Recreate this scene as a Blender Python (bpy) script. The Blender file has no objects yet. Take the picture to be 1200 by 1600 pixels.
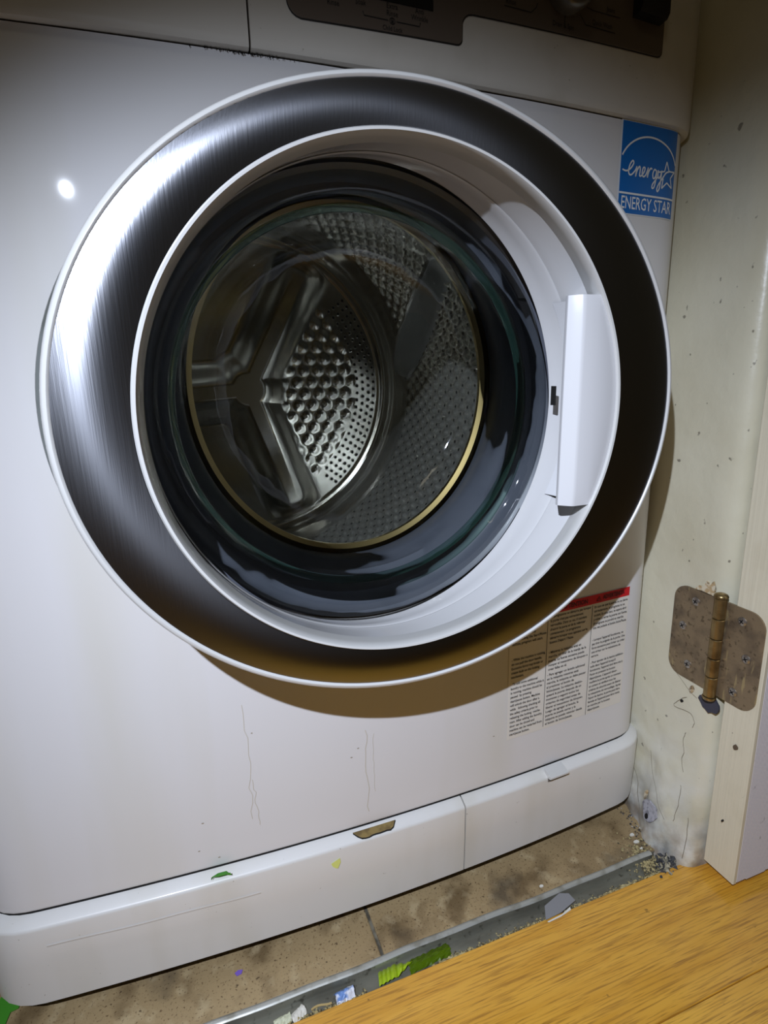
import bpy, bmesh, math, random
from mathutils import Vector, Matrix
random.seed(7)
C = bpy.context.scene.collection
PI = math.pi

# ------------------------------------------------------------------ camera
CAM = Vector((-0.1272, -0.3814, 0.4681))
yaw, pitch, roll = 0.3454, 0.2385, -0.0276
F = Vector((math.sin(yaw)*math.cos(pitch), math.cos(yaw)*math.cos(pitch), -math.sin(pitch)))
R0 = F.cross(Vector((0, 0, 1))).normalized(); U0 = R0.cross(F)
RR = R0*math.cos(roll) + U0*math.sin(roll); UU = -R0*math.sin(roll) + U0*math.cos(roll)
cd = bpy.data.cameras.new('camera'); cam = bpy.data.objects.new('camera', cd); C.objects.link(cam)
cam.matrix_world = Matrix(((RR.x, UU.x, -F.x, CAM.x), (RR.y, UU.y, -F.y, CAM.y), (RR.z, UU.z, -F.z, CAM.z), (0, 0, 0, 1)))
cd.sensor_fit = 'VERTICAL'; cd.sensor_height = 36; cd.sensor_width = 27
cd.lens = 872.4*36/1600; cd.clip_start = 0.01; cd.clip_end = 50
bpy.context.scene.camera = cam

# ------------------------------------------------------------------ world, lamps, exposure
w = bpy.data.worlds.new('world'); bpy.context.scene.world = w; w.use_nodes = True
bg = w.node_tree.nodes['Background']; bg.inputs[0].default_value = (1.0, 0.82, 0.50, 1); bg.inputs[1].default_value = 0.022
vs = bpy.context.scene.view_settings
vs.view_transform = 'Standard'; vs.look = 'None'; vs.gamma = 1; vs.use_curve_mapping = False; vs.exposure = 0

def spot(loc, aim, power, size, blend, rad, col):
    l = bpy.data.lights.new('flashlight', 'SPOT'); l.energy = power; l.spot_size = math.radians(size)
    l.spot_blend = blend; l.shadow_soft_size = rad; l.color = col
    o = bpy.data.objects.new('flashlight', l); C.objects.link(o); o.location = loc
    o.rotation_euler = (Vector(aim)-Vector(loc)).to_track_quat('-Z', 'Y').to_euler()
spot((-0.292, -0.49, 0.715), (0.10, 0.0, 0.12), 26.0, 87, 1.0, 0.004, (0.76, 0.84, 1.0))
def area(name, loc, aim, power, sx, sy, col):
    l = bpy.data.lights.new(name, 'AREA'); l.energy = power; l.shape = 'RECTANGLE'; l.size = sx; l.size_y = sy; l.color = col
    o = bpy.data.objects.new(name, l); C.objects.link(o); o.location = loc
    o.rotation_euler = (Vector(aim)-Vector(loc)).to_track_quat('-Z', 'Y').to_euler()
area('hall_ceiling_lamp', (-0.9, -1.3, 2.2), (0, 0, 0.3), 1.0, 0.35, 0.35, (1.0, 0.90, 0.66))

# ------------------------------------------------------------------ materials
def lin(c): return tuple(((v/255+0.055)/1.055)**2.4 if v/255 > 0.04045 else v/255/12.92 for v in c) + (1,)
def mat(name, col, rough=0.5, metal=0.0, coat=0.0, spots=(), bump=None, coords='Object', coatr=0.1, lows=(), spec=None, aniso=None):
    """spots: (scale(xyz or float), lo, hi, colour, strength, detail) ; lows: grime rising from floor (z0, z1, colour, strength)"""
    m = bpy.data.materials.new(name); m.use_nodes = True; nt = m.node_tree; N = nt.nodes; L = nt.links
    b = N['Principled BSDF']; b.inputs['Roughness'].default_value = rough; b.inputs['Metallic'].default_value = metal
    b.inputs['Coat Weight'].default_value = coat; b.inputs['Coat Roughness'].default_value = coatr
    if spec is not None: b.inputs['Specular IOR Level'].default_value = spec
    if aniso: b.inputs['Anisotropic'].default_value = aniso
    tc = N.new('ShaderNodeTexCoord')
    def mapped(sc):
        if isinstance(sc, (int, float)): sc = (sc, sc, sc)
        mp = N.new('ShaderNodeMapping'); mp.inputs['Scale'].default_value = sc; L.new(tc.outputs[coords], mp.inputs[0]); return mp.outputs[0]
    def noise(sc, det):
        n = N.new('ShaderNodeTexNoise'); n.inputs['Scale'].default_value = 1; n.inputs['Detail'].default_value = det
        L.new(mapped(sc), n.inputs['Vector']); return n.outputs[0]
    def ramp(src, lo, hi, s):
        r = N.new('ShaderNodeMapRange'); r.inputs[1].default_value = lo; r.inputs[2].default_value = hi; r.inputs[4].default_value = s
        L.new(src, r.inputs[0]); return r.outputs[0]
    cur = None
    def over(fac, c2):
        nonlocal cur
        mx = N.new('ShaderNodeMix'); mx.data_type = 'RGBA'; L.new(fac, mx.inputs['Factor'])
        if cur is None: mx.inputs['A'].default_value = col
        else: L.new(cur, mx.inputs['A'])
        mx.inputs['B'].default_value = c2; cur = mx.outputs['Result']
    for sc, lo, hi, c2, s, det in spots: over(ramp(noise(sc, det), lo, hi, s), c2)
    for z0, z1, c2, s, sc in lows:
        sp = N.new('ShaderNodeSeparateXYZ'); L.new(tc.outputs[coords], sp.inputs[0])
        g = ramp(sp.outputs['Z'], z1, z0, 1.0)
        n = ramp(noise(sc, 6), 0.38, 0.62, s)
        mu = N.new('ShaderNodeMath'); mu.operation = 'MULTIPLY'; L.new(g, mu.inputs[0]); L.new(n, mu.inputs[1]); over(mu.outputs[0], c2)
    if cur is None: b.inputs['Base Color'].default_value = col
    else: L.new(cur, b.inputs['Base Color'])
    if bump:
        sc, st, dist = bump
        bp = N.new('ShaderNodeBump'); bp.inputs['Strength'].default_value = st; bp.inputs['Distance'].default_value = dist
        L.new(noise(sc, 5), bp.inputs['Height']); L.new(bp.outputs[0], b.inputs['Normal'])
    return m
WH = mat('white_enamel', lin((222, 220, 220)), 0.55, coat=0.3, coatr=0.04, spots=[((14, 14, 1.6), 0.52, 0.75, lin((205, 200, 180)), 0.35, 3)], bump=(6, 0.05, 0.01))
WHP = mat('white_plastic', lin((224, 222, 218)), 0.38, coat=0.25, spots=[((20, 20, 4), 0.5, 0.75, lin((200, 194, 176)), 0.4, 3), (300, 0.74, 0.78, lin((110, 100, 80)), 0.5, 2)])
FASC = mat('fascia_plastic', lin((214, 208, 198)), 0.42, spots=[(25, 0.5, 0.75, lin((180, 172, 155)), 0.35, 3), (300, 0.74, 0.78, lin((110, 100, 80)), 0.5, 2)])
TAUPE = mat('taupe_overlay', lin((98, 86, 76)), 0.45)
BLK = mat('black_plastic', lin((22, 22, 24)), 0.3)
INK = mat('dark_ink', lin((26, 24, 24)), 0.6)
GAP = mat('dark_gap', lin((18, 16, 14)), 0.9)
BRUSH = mat('brushed_steel', lin((142, 143, 148)), 0.23, 1.0, spots=[((60, 60, 9), 0.45, 0.7, lin((140, 142, 150)), 0.5, 6)], bump=((900, 900, 25), 0.10, 0.0004))
LIP = mat('door_white_plastic', lin((208, 207, 204)), 0.22, coat=0.5, coatr=0.06)
FUN = mat('glossy_funnel_plastic', lin((215, 214, 214)), 0.16, coat=0.8, coatr=0.04, bump=(10, 0.1, 0.004))
RUB = mat('grey_rubber', lin((84, 87, 97)), 0.42, spots=[(30, 0.5, 0.7, lin((70, 74, 84)), 0.5, 3)])
DRUM = mat('drum_steel', lin((222, 219, 210)), 0.20, 0.92, spots=[(12, 0.5, 0.7, lin((120, 112, 96)), 0.4, 3)])
DRUMD = mat('drum_dark_holes', lin((10, 10, 10)), 0.6)
LIFT = mat('lifter_steel', lin((190, 190, 190)), 0.24, 1.0)
BLUE = mat('label_blue', lin((0, 104, 184)), 0.35, coat=0.3)
LWH = mat('label_white', lin((235, 236, 236)), 0.4)
RED = mat('label_red', lin((205, 22, 34)), 0.4)
CLR = mat('warning_label_film', lin((226, 221, 212)), 0.4)
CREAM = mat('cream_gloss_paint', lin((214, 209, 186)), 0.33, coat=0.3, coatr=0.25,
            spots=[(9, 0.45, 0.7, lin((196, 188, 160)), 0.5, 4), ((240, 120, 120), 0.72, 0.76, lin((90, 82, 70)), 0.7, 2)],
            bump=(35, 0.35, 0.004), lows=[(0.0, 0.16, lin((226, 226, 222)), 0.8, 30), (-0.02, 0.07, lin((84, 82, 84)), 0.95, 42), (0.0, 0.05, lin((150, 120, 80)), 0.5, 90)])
DOORP = mat('door_cream_paint', lin((222, 214, 190)), 0.42, spots=[(20, 0.5, 0.7, lin((205, 195, 168)), 0.5, 4), (220, 0.74, 0.77, lin((90, 80, 64)), 0.7, 2)], bump=((260, 260, 6), 0.35, 0.0015))
RIBP = mat('door_face_paint', lin((196, 190, 190)), 0.45, spots=[(60, 0.68, 0.72, lin((90, 85, 84)), 0.7, 2)])
TILE = mat('dirty_beige_tile', lin((176, 152, 112)), 0.5, spots=[(7, 0.42, 0.7, lin((140, 118, 84)), 0.7, 6), (22, 0.52, 0.66, lin((100, 80, 52)), 0.75, 8), (55, 0.55, 0.68, lin((208, 188, 148)), 0.5, 5), (520, 0.58, 0.70, lin((84, 60, 36)), 0.8, 4), (240, 0.66, 0.72, lin((60, 42, 28)), 0.8, 3), (13, 0.6, 0.72, lin((58, 52, 46)), 0.7, 9)], bump=(200, 0.2, 0.001))
GROUT = mat('grey_grout', lin((128, 122, 106)), 0.9, spots=[(80, 0.45, 0.6, lin((60, 54, 44)), 0.8, 4)])
STRIP = mat('scuffed_aluminium', lin((128, 127, 114)), 0.42, 0.35, spots=[((18, 60, 60), 0.45, 0.65, lin((92, 90, 80)), 0.7, 6), (160, 0.6, 0.7, lin((60, 56, 44)), 0.7, 4)], bump=((20, 200, 200), 0.2, 0.001))
WOODG = [mat('oak_floorboard_%s' % n, lin(c), 0.3, coat=0.55, coatr=0.16,
             spots=[((7, 90, 90), 0.40, 0.66, lin(c2), 0.65, 6), ((20, 620, 620), 0.50, 0.66, lin((158, 106, 36)), 0.7, 6), ((40, 900, 900), 0.58, 0.70, lin((120, 76, 26)), 0.6, 4), (9, 0.62, 0.76, lin((190, 112, 24)), 0.5, 4), (90, 0.72, 0.76, lin((70, 44, 20)), 0.8, 3)],
             bump=((20, 420, 420), 0.12, 0.001))
         for n, c, c2 in (('pale', (238, 182, 72), (218, 156, 44)), ('warm', (230, 172, 64), (208, 146, 38)))]
BRASS = mat('aged_nickel_brass', lin((150, 132, 106)), 0.45, 0.6, spots=[(50, 0.45, 0.65, lin((96, 84, 72)), 0.7, 6), (260, 0.58, 0.68, lin((70, 58, 42)), 0.6, 4), ((200, 200, 40), 0.64, 0.70, lin((196, 178, 130)), 0.6, 3)])
BRASSP = mat('worn_brass_barrel', lin((160, 138, 96)), 0.34, 0.85, spots=[(70, 0.45, 0.65, lin((110, 88, 56)), 0.7, 5)])
SCREW = mat('screw_steel', lin((176, 172, 168)), 0.3, 0.9)
CRUMB = mat('crumbs_and_dust', lin((186, 170, 122)), 0.9, spots=[(400, 0.45, 0.6, lin((60, 52, 40)), 0.9, 3)])
CHIPW = mat('white_paint_flake', lin((232, 228, 216)), 0.7)
BRN = mat('brown_residue', lin((134, 112, 62)), 0.7, spots=[(150, 0.45, 0.6, lin((96, 76, 40)), 0.8, 4)])
YEL = mat('yellow_green_residue', lin((226, 232, 130)), 0.6)
GREEN = mat('green_tape', lin((70, 150, 40)), 0.6)
LIME = mat('lime_wrapper_foil', lin((170, 200, 20)), 0.28, 0.2, coat=0.5)
BLUEW = mat('blue_white_wrapper', lin((120, 155, 215)), 0.35, spots=[(120, 0.48, 0.56, lin((238, 240, 248)), 0.95, 2)])
GREYP = mat('grey_plastic_shard', lin((140, 140, 142)), 0.3)
PURP = mat('purple_fleck', lin((130, 100, 200)), 0.7)
TWIG = mat('pale_twig', lin((190, 165, 110)), 0.8)
RAW = mat('bare_splintered_wood', lin((182, 156, 116)), 0.8, spots=[(260, 0.45, 0.55, lin((214, 204, 180)), 0.9, 3), (150, 0.55, 0.62, lin((96, 78, 56)), 0.8, 3)])
DWALL = mat('alcove_wall_paint', lin((150, 142, 120)), 0.7)

_b = BRUSH.node_tree; _t = _b.nodes.new('ShaderNodeTangent'); _t.direction_type = 'RADIAL'; _t.axis = 'Y'
_p = _b.nodes['Principled BSDF']; _p.inputs['Anisotropic'].default_value = 0.70; _p.inputs['Roughness'].default_value = 0.28
_b.links.new(_t.outputs[0], _p.inputs['Tangent'])

def glassmat(name, tint, rough, f0=1.5, body=None, bodyw=0.0, bump=None):
    m = bpy.data.materials.new(name); m.use_nodes = True; nt = m.node_tree; N = nt.nodes; L = nt.links
    N.remove(N['Principled BSDF']); out = N['Material Output']
    tr = N.new('ShaderNodeBsdfTransparent'); tr.inputs[0].default_value = tint
    gl = N.new('ShaderNodeBsdfGlossy'); gl.inputs['Roughness'].default_value = rough
    fr = N.new('ShaderNodeFresnel'); fr.inputs[0].default_value = f0
    mx = N.new('ShaderNodeMixShader'); L.new(fr.outputs[0], mx.inputs[0]); L.new(tr.outputs[0], mx.inputs[1]); L.new(gl.outputs[0], mx.inputs[2])
    last = mx
    if body:
        df = N.new('ShaderNodeBsdfDiffuse'); df.inputs[0].default_value = body
        m2 = N.new('ShaderNodeMixShader'); m2.inputs[0].default_value = bodyw
        L.new(mx.outputs[0], m2.inputs[1]); L.new(df.outputs[0], m2.inputs[2]); last = m2
    if bump:
        tc = N.new('ShaderNodeTexCoord'); n = N.new('ShaderNodeTexNoise'); n.inputs['Scale'].default_value = bump[0]; n.inputs['Detail'].default_value = 2
        L.new(tc.outputs['Object'], n.inputs['Vector'])
        bp = N.new('ShaderNodeBump'); bp.inputs['Strength'].default_value = bump[1]; bp.inputs['Distance'].default_value = 0.01
        L.new(n.outputs[0], bp.inputs['Height']); L.new(bp.outputs[0], gl.inputs['Normal']); L.new(bp.outputs[0], fr.inputs['Normal'])
    L.new(last.outputs[0], out.inputs[0]); return m
GLASS = glassmat('door_glass', (0.95, 0.98, 0.965, 1), 0.03, 1.5, bump=(16, 0.35))
LIMEG = glassmat('clear_lime_film', (0.55, 0.7, 0.15, 1), 0.15, 1.45, lin((120, 150, 30)), 0.35)

# ------------------------------------------------------------------ helpers
def obj(name, me, m=None, parent=None, smooth=False, label=None, cat=None, group=None, kind=None):
    if isinstance(me, bmesh.types.BMesh):
        bm = me; me = bpy.data.meshes.new(name)
        bmesh.ops.recalc_face_normals(bm, faces=bm.faces[:]); bm.to_mesh(me); bm.free()
    o = bpy.data.objects.new(name, me); C.objects.link(o)
    if m: me.materials.clear(); me.materials.append(m)
    if smooth:
        for p in me.polygons: p.use_smooth = True
        if smooth != 'all':
            me.set_sharp_from_angle(angle=math.radians(38))
    if parent: o.parent = parent
    if label: o['label'] = label
    if cat: o['category'] = cat
    if group: o['group'] = group
    if kind: o['kind'] = kind
    return o
def empty(name, label=None, cat=None, kind=None, group=None, loc=(0, 0, 0)):
    o = bpy.data.objects.new(name, None); C.objects.link(o); o.empty_display_size = 0.02; o.location = loc
    if label: o['label'] = label
    if cat: o['category'] = cat
    if kind: o['kind'] = kind
    if group: o['group'] = group
    return o
def box(bm, x0, x1, y0, y1, z0, z1, bev=0.0, seg=2):
    vs_ = [bm.verts.new((x, y, z)) for x in (x0, x1) for y in (y0, y1) for z in (z0, z1)]
    fs = [bm.faces.new([vs_[i] for i in q]) for q in ((0, 1, 3, 2), (4, 6, 7, 5), (0, 4, 5, 1), (2, 3, 7, 6), (0, 2, 6, 4), (1, 5, 7, 3))]
    if bev:
        es = list({e for f in fs for e in f.edges}); bmesh.ops.bevel(bm, geom=es, offset=bev, segments=seg, affect='EDGES', profile=0.5)
    return bm
def boxo(name, d, m, parent=None, bev=0.0, **k): return obj(name, box(bmesh.new(), *d, bev=bev), m, parent, **k)
def grid(bm, rows, closed=False, cap0=False, cap1=False, closev=False):
    V = [[bm.verts.new(p) for p in r] for r in rows]; n = len(V[0])
    for i in range(len(V)-(0 if closev else 1)):
        A, B = V[i], V[(i+1) % len(V)]
        for j in range(n if closed else n-1):
            k = (j+1) % n
            bm.faces.new((A[j], A[k], B[k], B[j]))
    if cap0: bm.faces.new(V[0])
    if cap1: bm.faces.new(V[-1])
    return V
def loft(name, prof, m, parent=None, n=160, cap0=False, cap1=False, arc=None, closev=False, **k):
    """prof: (a, b, y, cx, cz) ellipses"""
    bm = bmesh.new(); rows = []
    for a, b, y, cx, cz in prof:
        if arc: ts = [arc[0]+(arc[1]-arc[0])*i/n for i in range(n+1)]
        else: ts = [2*PI*i/n for i in range(n)]
        rows.append([(cx+a*math.cos(t), y, cz+b*math.sin(t)) for t in ts])
    grid(bm, rows, closed=not arc, cap0=cap0, cap1=cap1, closev=closev)
    return obj(name, bm, m, parent, smooth=True, **k)

# front surface of the machine: bowed with rounded corners, measured along its girth s
BO = 0.0158; X0 = 0.262; Y0 = BO*(X0/0.3)**2
_tab = []
_s = X0
_prev = (X0, Y0); P1 = (0.298, Y0+0.036*2*BO*X0/0.09)
for i in range(0, 41):
    t = i/40; x = (1-t)**2*X0+2*t*(1-t)*P1[0]+t*t*0.298; y = (1-t)**2*Y0+2*t*(1-t)*P1[1]+t*t*0.05
    _s += math.hypot(x-_prev[0], y-_prev[1]); _prev = (x, y)
    tx = 2*(1-t)*(P1[0]-X0)+2*t*(0.298-P1[0]); ty = 2*(1-t)*(P1[1]-Y0)+2*t*(0.05-P1[1]); l = math.hypot(tx, ty)
    _tab.append((_s, x, y, ty/l, -tx/l))
SMAX = _s
def surf(s, z, off=0.0):
    sg = 1 if s >= 0 else -1; a = abs(s)
    if a <= X0:
        x, y = a, BO*(a/0.3)**2; d = 2*BO*a/0.09; l = math.hypot(1, d); nx, ny = d/l, -1/l
    elif a >= SMAX: x, y, nx, ny = 0.298, 0.05+a-SMAX, 1, 0
    else:
        for i in range(1, len(_tab)):
            if _tab[i][0] >= a: break
        A, B = _tab[i-1], _tab[i]; f = (a-A[0])/(B[0]-A[0]); x, y, nx, ny = (A[k]+(B[k]-A[k])*f for k in (1, 2, 3, 4))
    return (sg*(x+nx*off), y+ny*off, z)
def slist(s0, s1, st=0.008):
    n = max(1, int((s1-s0)/st)); return [s0+(s1-s0)*i/n for i in range(n+1)]
def sweep(name, sec, s0, s1, m, parent, st=0.008, **k):
    """closed section [(off, z)] swept along the machine's front"""
    bm = bmesh.new(); grid(bm, [[surf(s, z, o) for o, z in sec] for s in slist(s0, s1, st)], closed=True, cap0=True, cap1=True)
    return obj(name, bm, m, parent, smooth=True, **k)
def patch(name, poly, off, m, parent, **k):
    """thin flat polygon laid on the front surface, outline in (s, z)"""
    bm = bmesh.new(); A = [bm.verts.new(surf(s, z, off)) for s, z in poly]; B = [bm.verts.new(surf(s, z, off-0.0006)) for s, z in poly]
    bm.faces.new(A); bm.faces.new(B[::-1])
    for i in range(len(A)): j = (i+1) % len(A); bm.faces.new((A[i], B[i], B[j], A[j]))
    return obj(name, bm, m, parent, **k)
def text_mesh(body, size, xs=1.0, space=1.0, bold=0.0, align='LEFT', shear=0.0):
    c = bpy.data.curves.new('lettering', 'FONT'); c.body = body; c.size = size; c.space_line = space; c.align_x = align
    c.offset = bold; c.resolution_u = 2; c.shear = shear
    o = bpy.data.objects.new('lettering', c); C.objects.link(o)
    dg = bpy.context.evaluated_depsgraph_get(); dg.update()
    me = bpy.data.meshes.new_from_object(o.evaluated_get(dg)); bpy.data.objects.remove(o); bpy.data.curves.remove(c)
    for v in me.vertices: v.co.x *= xs
    return me
def text_on(name, body, s, z, size, off, m, parent, rot=0.0, **k):
    me = text_mesh(body, size, **k)
    cr, sr = math.cos(rot), math.sin(rot)
    for v in me.vertices:
        u, w_ = v.co.x*cr-v.co.y*sr, v.co.x*sr+v.co.y*cr
        v.co = surf(s+u, z+w_, off)
    return obj(name, me, m, parent)
def stroke(bm, pts, wd, off, tosurf=surf):
    """flat ribbon following pts (s, z)"""
    rows = []
    for i, (a, b) in enumerate(pts):
        p = pts[max(0, i-1)]; q = pts[min(len(pts)-1, i+1)]; dx, dz = q[0]-p[0], q[1]-p[1]; l = math.hypot(dx, dz) or 1
        nx, nz = -dz/l*wd/2, dx/l*wd/2; rows.append([tosurf(a+nx, b+nz, off), tosurf(a-nx, b-nz, off)])
    grid(bm, rows)
def smoothpts(pts, n=6):
    out = []
    for i in range(len(pts)-1):
        p0, p1, p2, p3 = pts[max(0, i-1)], pts[i], pts[i+1], pts[min(len(pts)-1, i+2)]
        for k in range(n):
            t = k/n
            out.append(tuple(0.5*((2*p1[d])+(-p0[d]+p2[d])*t+(2*p0[d]-5*p1[d]+4*p2[d]-p3[d])*t*t+(-p0[d]+3*p1[d]-3*p2[d]+p3[d])*t**3) for d in (0, 1)))
    out.append(pts[-1]); return out
def noise1(*a):
    v = math.sin(a[0]*12.9898+(a[1] if len(a) > 1 else 0)*78.233)*43758.5453; return v-math.floor(v)
def vnoise(x, y):
    xi, yi = math.floor(x), math.floor(y); fx, fy = x-xi, y-yi; fx = fx*fx*(3-2*fx); fy = fy*fy*(3-2*fy)
    a, b, c, d = noise1(xi, yi), noise1(xi+1, yi), noise1(xi, yi+1), noise1(xi+1, yi+1)
    return (a*(1-fx)+b*fx)*(1-fy)+(c*(1-fx)+d*fx)*fy
def sm(e0, e1, x):
    t = min(1, max(0, (x-e0)/(e1-e0))); return t*t*(3-2*t)

# ------------------------------------------------------------------ setting: floors
fl = empty('floor', kind='structure')
fl['label'] = 'orange oak strip floor in front of the closet'
boxo('subfloor', (-1.6, 1.6, -2.2, 0.7, -0.06, -0.016), GROUT, fl)
ys = [-0.0575, -0.1555]
while ys[-1] > -2.1: ys.append(ys[-1]-0.098)
for i in range(len(ys)-1):
    # board ends staggered well outside the frame
    ends = [-1.6, -1.6+0.55+0.5*noise1(i, 3), 0.75+0.4*noise1(i, 9), 1.6]
    for j in range(3):
        e = 0.0006
        me_i = WOODG[(i+j) % 2]
        boxo('floorboard', (ends[j]+e, ends[j+1]-e, ys[i+1]+0.0003, ys[i]-(0.0003 if i else 0.0), -0.0155, 0.0-0.0001*(i % 2)), me_i, fl, bev=0.0005)
tf = empty('floor', kind='structure'); tf['label'] = 'dirty beige tiles under the washing machine'
boxo('grout_bed', (-0.37, 0.33, -0.0355, 0.62, -0.016, -0.0012), GROUT, tf)
for (x0, x1) in ((-0.330, -0.0156), (-0.0130, 0.300)):
    for (y0, y1) in ((-0.0352, 0.276), (0.280, 0.60)):
        bm = bmesh.new(); box(bm, x0, x1, y0, y1, -0.0158, 0.0, bev=0.0012)
        obj('tile', bm, TILE, tf)
# metal edging between tile and wood
ts = empty('trim_1', kind='structure'); ts['label'] = 'scuffed aluminium edging strip between tiles and oak floor'
bm = bmesh.new()
def strip_wave(x): return 0.0006*math.sin(x*31)+0.0004*math.sin(x*77+1)
rows = []
for i in range(81):
    x = -0.36+0.628*i/80; wv = strip_wave(x)
    rows.append([(x, y+wv, z) for y, z in ((-0.0350, -0.010), (-0.0350, 0.0010), (-0.0362, 0.0016), (-0.0392, 0.0015), (-0.0402, 0.0004), (-0.0406, -0.0045), (-0.0418, -0.0060), (-0.0535, -0.0066), (-0.0538, -0.0090), (-0.0400, -0.0105))])
grid(bm, rows, closed=True, cap0=True, cap1=True)
obj('edging_strip', bm, STRIP, ts, smooth=True)
bm = bmesh.new(); grid(bm, [[(x, y+strip_wave(x), z) for y, z in ((-0.0352, 0.0012), (-0.0362, 0.0021), (-0.0390, 0.0021), (-0.0404, 0.0008))] for x in [-0.36+0.628*i/80 for i in range(81)]])
obj('strip_rim', bm, mat('pale_strip_rim', lin((186, 186, 178)), 0.4, 0.4, spots=[(70, 0.5, 0.68, lin((130, 124, 106)), 0.6, 5)]), ts, smooth='all')  # rim coloured paler than the rest of the strip
# crumbs in the channel: uncountable
bm = bmesh.new()
def crumb(bm, x, y, z, r):
    ax = [r*random.uniform(0.5, 1.3) for _ in range(3)]
    pts = [(ax[0], 0, 0), (-ax[0], 0, 0), (0, ax[1], 0), (0, -ax[1], 0), (0, 0, ax[2]), (0, 0, -ax[2])]
    a = random.uniform(0, 6.28); c_, s_ = math.cos(a), math.sin(a)
    v = [bm.verts.new((x+p[0]*c_-p[1]*s_, y+p[0]*s_+p[1]*c_, z+p[2])) for p in pts]
    for q in ((0, 2, 4), (2, 1, 4), (1, 3, 4), (3, 0, 4), (2, 0, 5), (1, 2, 5), (3, 1, 5), (0, 3, 5)): bm.faces.new([v[i] for i in q])
for i in range(2600):
    x = random.uniform(-0.34, 0.268)
    if vnoise(x*22, 1.3) < 0.32: continue
    y = -0.0575+abs(random.gauss(0, 0.0032)); y = min(y, -0.043)
    crumb(bm, x, y, -0.0060+random.uniform(0, 0.0022) if y < -0.053 else -0.0058, random.choice((0.0006, 0.0009, 0.0014)))
for i in range(420):   # dirt near wall corner
    x = 0.262+random.gauss(0, 0.010); y = -0.045+random.gauss(0, 0.012)
    if y > -0.035 : z = 0.0006
    else: z = -0.004
    if x < 0.29: crumb(bm, x, y, z, random.choice((0.0006, 0.001, 0.0018)))
obj('channel_crumbs', bm, CRUMB, None, label='beige and dark crumbs and grit lodged in the channel beside the oak floor', cat='dirt', kind='stuff')
bm = bmesh.new(); rows = []
for i in range(261):
    x = -0.345+0.61*i/260; k = sm(0.35, 0.6, vnoise(x*26, 4.4))
    rows.append([(x, -0.0577+(0.0042*k+0.0012)*(1-j/5)*(0.6+0.8*noise1(i, j)), -0.0066+(0.0050*k+0.0010)*(j/5)**0.6*(0.75+0.5*noise1(i+3, j))) for j in range(6)])
grid(bm, rows)
obj('dried_putty', bm, mat('dried_beige_putty', lin((196, 182, 134)), 0.9, spots=[(160, 0.45, 0.6, lin((110, 98, 66)), 0.8, 5), (60, 0.5, 0.62, lin((74, 70, 60)), 0.8, 4)]), ts)
boxo('channel_bed', (-0.36, 0.33, -0.0575, -0.0352, -0.0158, -0.0072), GROUT, ts)
bm = bmesh.new()
for i in range(80):
    x = random.gauss(0.268, 0.008); y = random.uniform(-0.030, 0.045); x = 0.272+0.02*(y+0.03)/0.07+random.gauss(0, 0.0035)
    crumb(bm, x, y, 0.0006, random.choice((0.0007, 0.0012)))
obj('wall_foot_grit', bm, mat('dark_grit', lin((70, 66, 62)), 0.9, spots=[(300, 0.5, 0.6, lin((200, 196, 188)), 0.9, 2)]), None, label='dark dust and paint grit along the wall foot on the tile', cat='dirt', kind='stuff')

# ------------------------------------------------------------------ setting: right wall / jamb with lumpy base
def flare(y, z):
    k = max(0, 1-z/0.16)**2.2
    amp = 0.0075+0.017*math.exp(-((y+0.028)/0.030)**2)
    if y > 0.06: amp *= max(0, 1-(y-0.06)/0.05)
    return k*amp
rows = []
zs = [-0.008+0.0035*i for i in range(0, 60)] + [0.21+0.05*i for i in range(0, 25)]
ysw = [0.62, 0.4, 0.25, 0.15, 0.10, 0.08]+[0.07-0.003*i for i in range(0, 37)]
bm = bmesh.new()
for z in zs:
    r = []
    for y in ysw:
        low = sm(0.20, 0.0, z)
        l = (vnoise(y*90, z*70)-0.5)*0.0028*low*sm(0.12, 0.05, y)+(vnoise(y*260, z*260)-0.5)*0.0012*low*sm(0.12, 0.05, y)
        st = 0.0012 if y < -0.0125+0.004*math.sin(z*30) else 0      # board edge of the jamb, proud of the plaster
        st *= sm(0.16, 0.03, z)
        r.append((0.3005-flare(y, z)-max(-0.002, l)-st, y, z))
    f = flare(-0.045, z)
    for dx, y in ((0.0006, -0.0440), (0.0014, -0.0490), (0.0032, -0.0535), (0.0062, -0.0570), (0.0100, -0.0590), (0.018, -0.0600), (0.05, -0.0602)):
        bw = 0.0006*(vnoise(z*60, y*900)-0.5)
        sh = -0.006*sm(0.2, 0.0, z)   # toe of the jamb leans forward
        r.append((0.3005-f*max(0, 1-dx/0.05)+dx+bw, y+sh, z))
    rows.append(r)
grid(bm, rows)
obj('wall_right', bm, CREAM, None, smooth='all', kind='structure', label='chipped cream painted jamb and wall right of the washing machine')
boxo('wall_right', (0.352, 1.6, -0.058, 0.60, 0.0, 2.4), DWALL, None, kind='structure', label='wall behind the open door')
boxo('wall_left', (-0.40, -0.36, -0.03, 0.66, 0.0, 1.4), DWALL, None, kind='structure')
boxo('wall_back', (-0.40, 0.36, 0.62, 0.66, 0.0, 1.4), DWALL, None, kind='structure')
# bare nicks in jamb, each a flake of exposed material
def wall_patch(name, pts, m, x=0.2995, parent=None, **k):
    bm = bmesh.new(); A = [bm.verts.new((x-flare(y, z)-0.0022*sm(0.2, 0.05, z), y, z)) for y, z in pts]; bm.faces.new(A)
    ce = sum((Vector(v.co) for v in A), Vector())/len(A)
    B = [bm.verts.new(Vector(v.co)+Vector((0.002, 0, 0))) for v in A]
    for i in range(len(A)): j = (i+1) % len(A); bm.faces.new((A[i], B[i], B[j], A[j]))
    return obj(name, bm, m, parent, **k)

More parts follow.
